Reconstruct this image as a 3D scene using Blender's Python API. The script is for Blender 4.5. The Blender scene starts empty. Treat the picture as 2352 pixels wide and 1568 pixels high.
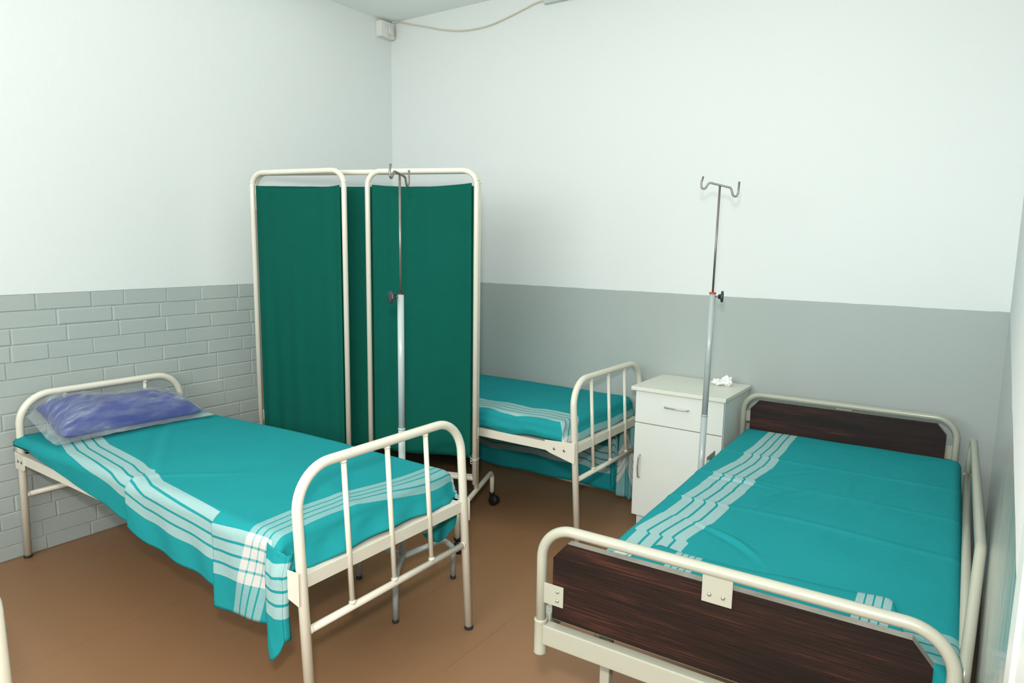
import bpy, bmesh, math, random
from mathutils import Vector, Matrix, noise

random.seed(4)
C = bpy.context.scene
COL = C.collection
PI = math.pi

# ------------------------------------------------------------------ camera
F_PX, YAW, PITCH, ROLL = 1581.9, -0.6080, 0.1428, 0.01505
cam_loc = Vector((3.5117, -3.5553, 1.45))
fw = Vector((math.sin(YAW) * math.cos(PITCH), math.cos(YAW) * math.cos(PITCH), -math.sin(PITCH)))
rt = Vector((math.cos(YAW), -math.sin(YAW), 0))
up = rt.cross(fw)
rt2 = rt * math.cos(ROLL) + up * math.sin(ROLL)
up2 = up * math.cos(ROLL) - rt * math.sin(ROLL)
cd = bpy.data.cameras.new('camera')
cam = bpy.data.objects.new('camera', cd)
COL.objects.link(cam)
M = Matrix((rt2, up2, -fw)).transposed().to_4x4()
M.translation = cam_loc
cam.matrix_world = M
cd.sensor_width = 36.0
cd.lens = 36.0 * F_PX / 2352.0
cd.clip_start = 0.01
cd.clip_end = 50
C.camera = cam

# ------------------------------------------------------------------ world, lights, exposure
w = bpy.data.worlds.new('world')
C.world = w
w.use_nodes = True
w.node_tree.nodes['Background'].inputs[0].default_value = (0.9, 1.0, 0.97, 1)
w.node_tree.nodes['Background'].inputs[1].default_value = 0.3


def area(name, loc, look, sx, sy, power, col):
    l = bpy.data.lights.new(name, 'AREA')
    l.shape = 'RECTANGLE'
    l.size, l.size_y = sx, sy
    l.energy = power
    l.color = col
    o = bpy.data.objects.new(name, l)
    COL.objects.link(o)
    o.location = loc
    d = Vector(look) - Vector(loc)
    o.rotation_euler = d.to_track_quat('-Z', 'Y').to_euler()
    return o


FLASH = area('flash_lamp', (3.50, -3.60, 1.70), (1.6, -0.9, 0.95), 0.12, 0.09, 40.0, (1.0, 0.985, 0.95))
area('bounce_flash', (1.7, -2.3, 2.87), (1.7, -2.25, 0.0), 3.0, 3.4, 19.0, (0.98, 1.0, 0.985))
area('flash_fill_from_front_wall', (2.1, -5.1, 1.95), (1.9, 0.0, 1.2), 2.8, 1.2, 78.0, (0.985, 1.0, 0.99))

C.view_settings.view_transform = 'Standard'
C.view_settings.look = 'None'
C.view_settings.gamma = 1
C.view_settings.use_curve_mapping = False
C.view_settings.exposure = 0.0
C.cycles.use_denoising = True
C.cycles.max_bounces = 10
C.cycles.diffuse_bounces = 5


# ------------------------------------------------------------------ materials
def srgb(r, g, b):
    def f(c):
        c /= 255.0
        return c / 12.92 if c <= 0.04045 else ((c + 0.055) / 1.055) ** 2.4
    return (f(r), f(g), f(b), 1)


class NT:
    def __init__(s, name):
        s.m = bpy.data.materials.new(name)
        s.m.use_nodes = True
        s.t = s.m.node_tree
        s.b = s.t.nodes['Principled BSDF']

    def n(s, kind, **kw):
        x = s.t.nodes.new(kind)
        for k, v in kw.items():
            setattr(x, k, v)
        return x

    def l(s, a, b):
        s.t.links.new(a, b)

    def math(s, op, a, b=None, c=None, clamp=False):
        x = s.n('ShaderNodeMath', operation=op)
        x.use_clamp = clamp
        for i, v in enumerate((a, b, c)):
            if v is None:
                continue
            if isinstance(v, (int, float)):
                x.inputs[i].default_value = v
            else:
                s.l(v, x.inputs[i])
        return x.outputs[0]

    def mix(s, fac, a, b):
        x = s.n('ShaderNodeMix', data_type='RGBA')
        for i, v in ((0, fac), (6, a), (7, b)):
            if isinstance(v, (int, float, tuple)):
                x.inputs[i].default_value = v
            else:
                s.l(v, x.inputs[i])
        return x.outputs[2]

    def noise(s, vec, scale, detail=3, rough=0.55):
        x = s.n('ShaderNodeTexNoise')
        x.inputs['Scale'].default_value = scale
        x.inputs['Detail'].default_value = detail
        x.inputs['Roughness'].default_value = rough
        if vec is not None:
            s.l(vec, x.inputs['Vector'])
        return x.outputs['Fac']

    def mapping(s, vec, scale=(1, 1, 1), rot=(0, 0, 0)):
        x = s.n('ShaderNodeMapping')
        x.inputs['Scale'].default_value = scale
        x.inputs['Rotation'].default_value = rot
        s.l(vec, x.inputs['Vector'])
        return x.outputs[0]

    def ramp(s, fac, stops):
        x = s.n('ShaderNodeValToRGB')
        e = x.color_ramp.elements
        while len(e) < len(stops):
            e.new(0.5)
        for i, (p, c) in enumerate(stops):
            e[i].position = p
            e[i].color = c if isinstance(c, tuple) else (c, c, c, 1)
        s.l(fac, x.inputs[0])
        return x.outputs[0]

    def bump(s, h, strength=0.3, dist=0.01):
        x = s.n('ShaderNodeBump')
        x.inputs['Strength'].default_value = strength
        x.inputs['Distance'].default_value = dist
        s.l(h, x.inputs['Height'])
        s.l(x.outputs[0], s.b.inputs['Normal'])

    def set(s, **kw):
        names = {'rough': 'Roughness', 'metal': 'Metallic', 'spec': 'Specular IOR Level', 'coat': 'Coat Weight',
                 'coatr': 'Coat Roughness', 'trans': 'Transmission Weight', 'alpha': 'Alpha', 'ior': 'IOR',
                 'sheen': 'Sheen Weight'}
        for k, v in kw.items():
            s.b.inputs[names[k]].default_value = v
        return s

    def color(s, c):
        if isinstance(c, tuple):
            s.b.inputs['Base Color'].default_value = c
        else:
            s.l(c, s.b.inputs['Base Color'])
        return s


def pos(t):
    return t.n('ShaderNodeNewGeometry').outputs['Position']


def objc(t):
    return t.n('ShaderNodeTexCoord').outputs['Object']


def simple(name, c, rough=0.5, var=0.06, nscale=6.0, bump=0.0, **kw):
    t = NT(name)
    n = t.noise(objc(t), nscale)
    dark = tuple(x * (1 - var * 2) for x in c[:3]) + (1,)
    lite = tuple(min(1, x * (1 + var)) for x in c[:3]) + (1,)
    t.color(t.ramp(n, [(0.3, dark), (0.7, lite)]))
    if bump:
        t.bump(t.noise(objc(t), nscale * 18, 2), bump, 0.002)
    t.set(rough=rough, **kw)
    return t.m


WHITE = (0.725, 0.765, 0.755, 1)
GRAY = (0.395, 0.445, 0.428, 1)


def wall_mat(name, wobble=0.0, rough=0.35, brick=False, spec=0.5):
    t = NT(name)
    p = pos(t)
    sep = t.n('ShaderNodeSeparateXYZ')
    t.l(p, sep.inputs[0])
    nz = t.noise(p, 3.0, 3)
    z = sep.outputs[2]
    if wobble:
        zz = t.math('ADD', z, t.math('MULTIPLY', t.math('SUBTRACT', t.noise(t.mapping(p, (0.0, 1.6, 0.0)), 1.0, 2), 0.5), wobble))
    else:
        zz = t.math('ADD', z, t.math('MULTIPLY', t.math('SUBTRACT', t.noise(p, 14.0, 2), 0.5), 0.006))
    fac = t.math('GREATER_THAN', zz, 1.1905)
    cl = t.noise(p, 1.3, 4)
    wc = t.mix(cl, tuple(c * 0.985 for c in WHITE[:3]) + (1,), WHITE)
    gc = t.mix(cl, tuple(c * 0.94 for c in GRAY[:3]) + (1,), tuple(c * 1.04 for c in GRAY[:3]) + (1,))
    t.color(t.mix(fac, gc, wc))
    t.set(rough=rough, spec=spec)
    if wobble:      # only the grey dado is gloss paint
        rg = t.n('ShaderNodeMapRange')
        t.l(fac, rg.inputs[0])
        rg.inputs[3].default_value = rough
        rg.inputs[4].default_value = 0.75
        t.l(rg.outputs[0], t.b.inputs['Roughness'])
        sg = t.n('ShaderNodeMapRange')
        t.l(fac, sg.inputs[0])
        sg.inputs[3].default_value = spec
        sg.inputs[4].default_value = 0.12
        t.l(sg.outputs[0], t.b.inputs['Specular IOR Level'])
    if brick:
        h = t.math('ADD', t.noise(p, 35.0, 4, 0.7), t.math('MULTIPLY', t.noise(p, 9.0, 2), 1.2))
        t.bump(h, 0.25, 0.004)
    else:
        t.bump(t.noise(p, 4.0, 5, 0.6), 0.12, 0.01)
    return t.m


M_WALL = wall_mat('painted_plaster', rough=0.5, spec=0.35)
M_WALL_R = wall_mat('glossy_painted_plaster', wobble=0.03, rough=0.09)
M_WALL_L = wall_mat('painted_brick', rough=0.40, brick=True)
M_CEIL = simple('ceiling_paint', (0.86, 0.90, 0.87, 1), 0.8, 0.02, 2.0)


def floor_mat():
    t = NT('brown_vinyl_floor')
    p = pos(t)
    sep = t.n('ShaderNodeSeparateXYZ')
    t.l(p, sep.inputs[0])
    cl = t.noise(p, 1.1, 4)
    streak = t.noise(t.mapping(p, (26.0, 1.2, 1.0)), 1.0, 3)
    base = t.mix(cl, srgb(138, 101, 69), srgb(150, 112, 79))
    base = t.mix(t.math('MULTIPLY', streak, 0.30), base, srgb(160, 122, 90))
    # narrow seams running towards the back wall
    fx = t.math('FRACT', t.math('DIVIDE', t.math('ADD', sep.outputs[0], 0.02), 0.385))
    seam = t.math('LESS_THAN', t.math('ABSOLUTE', t.math('SUBTRACT', fx, 0.5)), 0.0035)
    br = t.math('GREATER_THAN', t.noise(t.mapping(p, (3.0, 0.9, 1)), 1.0, 1), 0.50)
    base = t.mix(t.math('MULTIPLY', t.math('MULTIPLY', seam, br), 0.4), base, srgb(84, 60, 40))
    t.color(base)
    rr = t.n('ShaderNodeMapRange')
    t.l(t.noise(p, 2.0, 3), rr.inputs[0])
    rr.inputs[3].default_value = 0.36
    rr.inputs[4].default_value = 0.50
    t.l(rr.outputs[0], t.b.inputs['Roughness'])
    t.bump(t.noise(p, 5.0, 3), 0.06, 0.01)
    return t.m


M_FLOOR = floor_mat()


def enamel(name, c, chips=True, rough=0.28):
    t = NT(name)
    o = objc(t)
    cl = t.noise(o, 5.0, 3)
    col = t.mix(cl, tuple(x * 0.95 for x in c[:3]) + (1,), c)
    if chips:
        ch = t.math('GREATER_THAN', t.noise(o, 26.0, 4, 0.7), 0.765)
        col = t.mix(t.math('MULTIPLY', ch, 0.75), col, srgb(150, 128, 92))
    t.color(col)
    t.set(rough=rough, coat=0.25, coatr=0.12)
    return t.m


M_CREAM = enamel('cream_enamel', srgb(224, 220, 204))
M_GREYCREAM = enamel('grey_cream_enamel', srgb(168, 168, 152), chips=True)
M_POLE = enamel('pale_grey_enamel', srgb(172, 181, 181))
M_STEEL = simple('brushed_steel', srgb(138, 134, 127), 0.38, 0.05, 20, metal=0.85)
M_BOLT = simple('zinc_bolt', srgb(150, 156, 156), 0.3, 0.05, 30, metal=1.0)
M_CHROME = simple('handle_steel', srgb(205, 206, 204), 0.2, 0.04, 20, metal=0.9)
M_RUBBER = simple('dark_rubber', srgb(44, 50, 48), 0.6, 0.1, 20)
M_BLACK = simple('black_plastic', srgb(24, 25, 27), 0.3, 0.1, 20)
M_KNOB = simple('dark_knob_plastic', srgb(44, 48, 50), 0.35, 0.1, 20)
M_RED = simple('red_collar', srgb(196, 62, 30), 0.4, 0.05, 20)
M_BLUE = simple('blue_vinyl', srgb(34, 52, 138), 0.42, 0.08, 9, bump=0.1)
M_NAVY = simple('navy_vinyl', srgb(36, 38, 96), 0.4, 0.08, 9)
M_LAM = simple('white_laminate', srgb(222, 228, 222), 0.35, 0.015, 3)
M_LAMTOP = simple('ivory_laminate', srgb(222, 224, 212), 0.35, 0.02, 3)
M_TISSUE = simple('white_tissue', srgb(240, 240, 238), 0.9, 0.02, 12)
M_CABLE = simple('beige_cable', srgb(205, 200, 182), 0.5, 0.03, 8)
M_BOX = simple('white_box_plastic', srgb(222, 222, 216), 0.4, 0.03, 8)
M_AMBER = simple('amber_strip', srgb(186, 120, 52), 0.4, 0.05, 8)
M_FIX = simple('fixture_grey', srgb(190, 200, 198), 0.4, 0.02, 8)
M_DOORW = simple('white_gloss_door', srgb(244, 244, 238), 0.3, 0.01, 3)
M_EDGE = simple('grey_board_edge', srgb(142, 138, 128), 0.5, 0.14, 16)
M_STRING = simple('white_string', srgb(214, 216, 208), 0.8, 0.03, 8)
M_PLATFORM = simple('grey_steel_sheet', srgb(170, 172, 160), 0.45, 0.05, 8)


def cloth_mat(name, base, stripes=True):
    t = NT(name)
    uv = t.n('ShaderNodeUVMap').outputs[0]
    sep = t.n('ShaderNodeSeparateXYZ')
    t.l(uv, sep.inputs[0])
    o = objc(t)
    speck = t.noise(o, 420.0, 2, 0.8)
    cl = t.noise(o, 6.0, 3)
    teal = t.mix(cl, tuple(c * 0.92 for c in base[:3]) + (1,), tuple(c * 1.05 for c in base[:3]) + (1,))
    teal = t.mix(t.math('MULTIPLY', speck, 0.22), teal, tuple(c * 0.7 for c in base[:3]) + (1,))
    if stripes:
        def band(coord, start, width):
            a = t.math('DIVIDE', t.math('SUBTRACT', coord, start), width)
            inside = t.math('MULTIPLY', t.math('GREATER_THAN', a, 0.0), t.math('LESS_THAN', a, 1.0))
            f = t.math('ABSOLUTE', t.math('SUBTRACT', t.math('FRACT', t.math('ADD', t.math('MULTIPLY', a, 4.0), 0.5)), 0.5))
            line = t.math('LESS_THAN', f, 0.105)
            mid = t.math('MULTIPLY', t.math('GREATER_THAN', a, 0.1), t.math('LESS_THAN', a, 0.9))
            line = t.math('MULTIPLY', line, mid)
            return t.math('MULTIPLY', inside, t.math('SUBTRACT', 1.0, line))
        u, v = sep.outputs[0], sep.outputs[1]
        long_ = t.math('MAXIMUM', band(u, 0.0, 0.163), band(u, 1.0, 0.163))
        cross = t.math('MAXIMUM', band(v, 0.0, 0.14), band(v, 5.0, 0.14))
        white = srgb(206, 216, 212)
        sp = t.math('MULTIPLY', t.math('SUBTRACT', speck, 0.5), 0.5)
        c1 = t.mix(t.math('MULTIPLY', long_, t.math('ADD', 0.48, sp), None, True), teal, white)
        c2 = t.mix(t.math('MULTIPLY', cross, t.math('ADD', 0.33, sp), None, True), c1, white)
        both = t.math('MULTIPLY', long_, cross)
        col = t.mix(t.math('MULTIPLY', both, 0.85), c2, srgb(208, 202, 198))
        t.color(col)
    else:
        t.color(teal)
    t.set(rough=0.9, spec=0.08)
    wv = t.math('ADD', t.noise(t.mapping(o, (1, 1, 1)), 300.0, 2), t.math('MULTIPLY', t.noise(o, 22.0, 4), 2.2))
    t.bump(wv, 0.22, 0.003)
    return t.m


TEAL = srgb(34, 145, 150)
M_SHEET = cloth_mat('teal_striped_cotton', TEAL)
M_CURTAIN = cloth_mat('dark_green_cloth', srgb(12, 86, 74), stripes=False)


def wood_mat():
    t = NT('dark_wenge_laminate')
    o = objc(t)
    m = t.mapping(o, (5.0, 1.0, 300.0), (0, 0.09, 0))
    n = t.noise(m, 1.0, 5, 0.6)
    n2 = t.noise(t.mapping(o, (1.6, 1, 14.0), (0, 0.09, 0)), 1.5, 3)
    f = t.math('ADD', t.math('MULTIPLY', n, 0.62), t.math('MULTIPLY', n2, 0.42))
    t.color(t.ramp(f, [(0.42, srgb(20, 14, 12)), (0.53, srgb(34, 21, 17)), (0.585, srgb(42, 25, 20)), (0.63, srgb(68, 38, 30))]))
    t.set(rough=0.5, spec=0.25)
    t.bump(n, 0.15, 0.002)
    return t.m


M_WOOD = wood_mat()


def plastic_mat():
    t = NT('clear_plastic_film')
    out = t.t.nodes['Material Output']
    tr = t.n('ShaderNodeBsdfTransparent')
    tr.inputs[0].default_value = (0.93, 0.95, 0.96, 1)
    mixs = t.n('ShaderNodeMixShader')
    lw = t.n('ShaderNodeLayerWeight')
    lw.inputs[0].default_value = 0.35
    o = objc(t)
    cr = t.noise(t.mapping(o, (20.0, 3.6, 7.0), (0, 0, 0.5)), 2.0, 5, 0.6)
    k = t.ramp(cr, [(0.44, 0.06), (0.60, 0.18), (0.72, 0.48)])
    fac = t.math('ADD', k, t.math('MULTIPLY', lw.outputs[1], 0.30), None, True)
    t.l(fac, mixs.inputs[0])
    t.l(tr.outputs[0], mixs.inputs[1])
    t.l(t.b.outputs[0], mixs.inputs[2])
    t.l(mixs.outputs[0], out.inputs['Surface'])
    t.color((0.55, 0.60, 0.62, 1))
    t.set(rough=0.22)
    t.bump(t.noise(t.mapping(o, (14.0, 6.0, 8.0)), 2.0, 4), 0.8, 0.01)
    return t.m


M_FILM = plastic_mat()


# ------------------------------------------------------------------ mesh helpers
def new_obj(name, bm, mat, parent=None, smooth=True, bevel=0.0, loc=None, angle=40):
    me = bpy.data.meshes.new(name)
    bmesh.ops.recalc_face_normals(bm, faces=bm.faces) if not getattr(bm, '_keep', False) else None
    bm.to_mesh(me)
    bm.free()
    for p in me.polygons:
        p.use_smooth = smooth
    if isinstance(mat, (list, tuple)):
        for m in mat:
            me.materials.append(m)
    else:
        me.materials.append(mat)
    o = bpy.data.objects.new(name, me)
    COL.objects.link(o)
    if parent is not None:
        o.parent = parent
    if loc is not None:
        o.location = loc
    if bevel:
        b = o.modifiers.new('bevel', 'BEVEL')
        b.width = bevel
        b.segments = 2
        b.limit_method = 'ANGLE'
        b.angle_limit = math.radians(angle)
    return o


def empty(name, loc, rz=0.0):
    o = bpy.data.objects.new(name, None)
    COL.objects.link(o)
    o.location = loc
    o.rotation_euler = (0, 0, rz)
    o.empty_display_size = 0.1
    return o


def tag(o, label, cat, group=None):
    o['label'] = label
    o['category'] = cat
    if group:
        o['group'] = group
    return o


def struct(o, label=None):
    o['kind'] = 'structure'
    if label:
        o['label'] = label
    return o


def box(bm, x0, x1, y0, y1, z0, z1):
    vs = [bm.verts.new((x, y, z)) for z in (z0, z1) for y in (y0, y1) for x in (x0, x1)]
    for f in ((0, 2, 3, 1), (4, 5, 7, 6), (0, 1, 5, 4), (1, 3, 7, 5), (3, 2, 6, 7), (2, 0, 4, 6)):
        bm.faces.new([vs[i] for i in f])
    return vs


def fillet(pts, rads, n=9):
    pts = [Vector(p) for p in pts]
    out = [pts[0]]
    for i in range(1, len(pts) - 1):
        r = rads[i] if isinstance(rads, (list, tuple)) else rads
        a, b, c = pts[i - 1], pts[i], pts[i + 1]
        d1 = (a - b).normalized()
        d2 = (c - b).normalized()
        ang = d1.angle(d2)
        if r <= 0 or ang > 3.1:
            out.append(b)
            continue
        t = min(r / math.tan(ang / 2), (a - b).length * 0.49, (c - b).length * 0.49)
        rr = t * math.tan(ang / 2)
        cen = b + (d1 + d2).normalized() * (rr / math.sin(ang / 2))
        s = b + d1 * t - cen
        e = b + d2 * t - cen
        tot = s.angle(e)
        ax = s.cross(e).normalized()
        for k in range(n + 1):
            out.append(cen + Matrix.Rotation(tot * k / n, 3, ax) @ s)
    out.append(pts[-1])
    return out


def tube(bm, pts, r, seg=14, fil=0.0, n=9, caps=True, round_caps=False):
    P = fillet(pts, fil, n) if fil else [Vector(p) for p in pts]
    T = []
    for i in range(len(P)):
        a = P[max(i - 1, 0)]
        b = P[min(i + 1, len(P) - 1)]
        T.append((b - a).normalized())
    u = T[0].orthogonal().normalized()
    rings = []
    for i, p in enumerate(P):
        if i:
            ax = T[i - 1].cross(T[i])
            if ax.length > 1e-7:
                u = Matrix.Rotation(T[i - 1].angle(T[i]), 3, ax.normalized()) @ u
        u = (u - T[i] * u.dot(T[i])).normalized()
        v = T[i].cross(u)
        rr = r[i] if isinstance(r, (list, tuple)) else r
        rings.append([bm.verts.new(p + (u * math.cos(2 * PI * k / seg) + v * math.sin(2 * PI * k / seg)) * rr) for k in range(seg)])
    for a, b in zip(rings, rings[1:]):
        for k in range(seg):
            bm.faces.new((a[k], a[(k + 1) % seg], b[(k + 1) % seg], b[k]))
    if caps:
        bm.faces.new(rings[0][::-1])
        bm.faces.new(rings[-1])
    return rings


def lathe(bm, prof, c=(0, 0, 0), axis='Z', seg=20):
    c = Vector(c)
    R = {'Z': Matrix.Identity(3), 'X': Matrix.Rotation(PI / 2, 3, 'Y'), 'Y': Matrix.Rotation(-PI / 2, 3, 'X')}[axis]
    rings = []
    for (r, h) in prof:
        rings.append([bm.verts.new(c + R @ Vector((r * math.cos(2 * PI * k / seg), r * math.sin(2 * PI * k / seg), h))) for k in range(seg)])
    for a, b in zip(rings, rings[1:]):
        for k in range(seg):
            bm.faces.new((a[k], a[(k + 1) % seg], b[(k + 1) % seg], b[k]))
    bm.faces.new(rings[0][::-1])
    bm.faces.new(rings[-1])


def bolt(bm, c, axis, r=0.006, h=0.004):
    lathe(bm, [(r * 1.25, 0), (r * 1.25, h * 0.25), (r, h * 0.3), (r * 0.85, h * 0.8), (r * 0.4, h)], c, axis, 10)


def prism(bm, outline, axis, a0, a1):
    """outline: 2D points; extruded along axis from a0 to a1."""
    def P(p, a):
        return {'X': (a, p[0], p[1]), 'Y': (p[0], a, p[1]), 'Z': (p[0], p[1], a)}[axis]
    A = [bm.verts.new(P(p, a0)) for p in outline]
    B = [bm.verts.new(P(p, a1)) for p in outline]
    bm.faces.new(A)
    bm.faces.new(B[::-1])
    n = len(A)
    for i in range(n):
        bm.faces.new((A[i], B[i], B[(i + 1) % n], A[(i + 1) % n]))


def grid(bm, uvl, ni, nj, fn):
    """fn(i/ni, j/nj) -> (Vector, (u, v)). Adds a quad grid with UVs."""
    V = []
    for i in range(ni + 1):
        row = []
        for j in range(nj + 1):
            p, uv = fn(i / ni, j / nj)
            row.append((bm.verts.new(p), uv))
        V.append(row)
    for i in range(ni):
        for j in range(nj):
            q = (V[i][j], V[i + 1][j], V[i + 1][j + 1], V[i][j + 1])
            f = bm.faces.new([x[0] for x in q])
            for lp, x in zip(f.loops, q):
                lp[uvl].uv = x[1]
    return V


def ss(a, b, x):
    t = max(0.0, min(1.0, (x - a) / (b - a)))
    return t * t * (3 - 2 * t)


def lerp(a, b, t):
    return a + (b - a) * t


def interp(tab, x):
    if x <= tab[0][0]:
        return tab[0][1]
    for (a, va), (b, vb) in zip(tab, tab[1:]):
        if x <= b:
            return lerp(va, vb, (x - a) / (b - a))
    return tab[-1][1]


def nz(x, y, z=0.0, s=1.0):
    return noise.noise(Vector((x * s, y * s, z * s)))


def copy_tree(o, parent=None):
    c = o.copy()
    COL.objects.link(c)
    if parent is not None:
        c.parent = parent
    for ch in list(o.children):
        copy_tree(ch, c)
    return c


# ------------------------------------------------------------------ room shell
W, ZC, ZD = 3.5788, 2.906, 1.191
YB = -5.2
bm = bmesh.new(); box(bm, -0.2, 4.2, YB - 0.1, 0.1, -0.1, 0)
struct(new_obj('floor', bm, M_FLOOR, smooth=False))
bm = bmesh.new(); box(bm, -0.2, 4.2, YB - 0.1, 0.1, ZC, ZC + 0.1)
struct(new_obj('ceiling', bm, M_CEIL, smooth=False))
bm = bmesh.new(); box(bm, -0.12, 3.78, 0, 0.12, 0, ZC)
struct(new_obj('wall_back', bm, M_WALL, smooth=False))
bm = bmesh.new(); box(bm, -0.12, 3.9, YB - 0.1, YB, 0, ZC)
struct(new_obj('wall_front', bm, M_WALL, smooth=False))

# left wall: flush plaster above, painted brick below
bm = bmesh.new()
box(bm, -0.12, 0.0, YB, 0, ZD, ZC)
box(bm, -0.12, -0.0050, YB, 0, 0, ZD)
rh = 0.0750
rnd = random.Random(12)
row = 0
z1 = ZD
while z1 > 0.002:
    z0 = max(z1 - rh, 0)
    y = 0.0 - (0.02 if row % 2 else 0.0)
    first = rnd.uniform(0.08, 0.22)
    y1 = 0.0
    ln = first
    while y1 > YB:
        y0 = max(y1 - ln, YB)
        g = 0.0062
        d = rnd.uniform(-0.0012, 0.0006)
        gg = g * rnd.uniform(0.6, 1.1)
        a = [(-0.0052, y0 + 0.0008, z0 + 0.0008), (-0.0052, y1 - 0.0008, z0 + 0.0008), (-0.0052, y1 - 0.0008, z1 - 0.0008), (-0.0052, y0 + 0.0008, z1 - 0.0008)]
        j = lambda: rnd.uniform(-0.0010, 0.0010)
        zt_ = z1 - (gg if row else 0.0015)
        b = [(d, y0 + gg + j(), z0 + gg + j()), (d, y1 - gg + j(), z0 + gg + j()), (d, y1 - gg + j(), zt_ + (j() if row else 0)), (d, y0 + gg + j(), zt_ + (j() if row else 0))]
        va = [bm.verts.new(p) for p in a]
        vb = [bm.verts.new(p) for p in b]
        bm.faces.new(vb)
        for k in range(4):
            bm.faces.new((va[k], va[(k + 1) % 4], vb[(k + 1) % 4], vb[k]))
        y1 = y0
        ln = rnd.choice((0.225, 0.235, 0.245, 0.215, 0.15, 0.25, 0.19))
    z1 = z0
    row += 1
struct(new_obj('wall_left', bm, M_WALL_L, smooth=False, bevel=0.0))

# right wall (runs very slightly inwards), its door casing and door
dx = 0.0104


def xr(y):
    return W + dx * y


def wall_piece(bm, ya, yb, off=0.0, th=0.12, z0=0.0, z1=ZC):
    pts = [(xr(ya) - off, ya), (xr(ya) + th, ya), (xr(yb) + th, yb), (xr(yb) - off, yb)]
    prism(bm, pts, 'Z', z0, z1)


bm = bmesh.new(); wall_piece(bm, 0.02, -2.935)
struct(new_obj('wall_right', bm, M_WALL_R, smooth=False))
bm = bmesh.new()
wall_piece(bm, -2.935, -3.005, 0.002, 0.12, 0, 2.14)
wall_piece(bm, -2.935, -4.0, 0.002, 0.12, 2.14, 2.22)
wall_piece(bm, -3.91, -4.0, 0.002, 0.12, 0, 2.14)
struct(new_obj('trim_1', bm, M_DOORW, smooth=False, bevel=0.003))
bm = bmesh.new(); wall_piece(bm, -3.005, -3.91, 0.0, 0.045, 0.004, 2.14)
struct(new_obj('door_1', bm, M_DOORW, smooth=False, bevel=0.002))
bm = bmesh.new(); wall_piece(bm, -4.0, YB); wall_piece(bm, -2.935, -4.0, 0, 0.12, 2.22, ZC)
struct(new_obj('wall_right', bm, M_WALL_R, smooth=False))

# ------------------------------------------------------------------ iron bed
BW = 0.731          # distance between post axes
R_T = 0.0157


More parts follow.
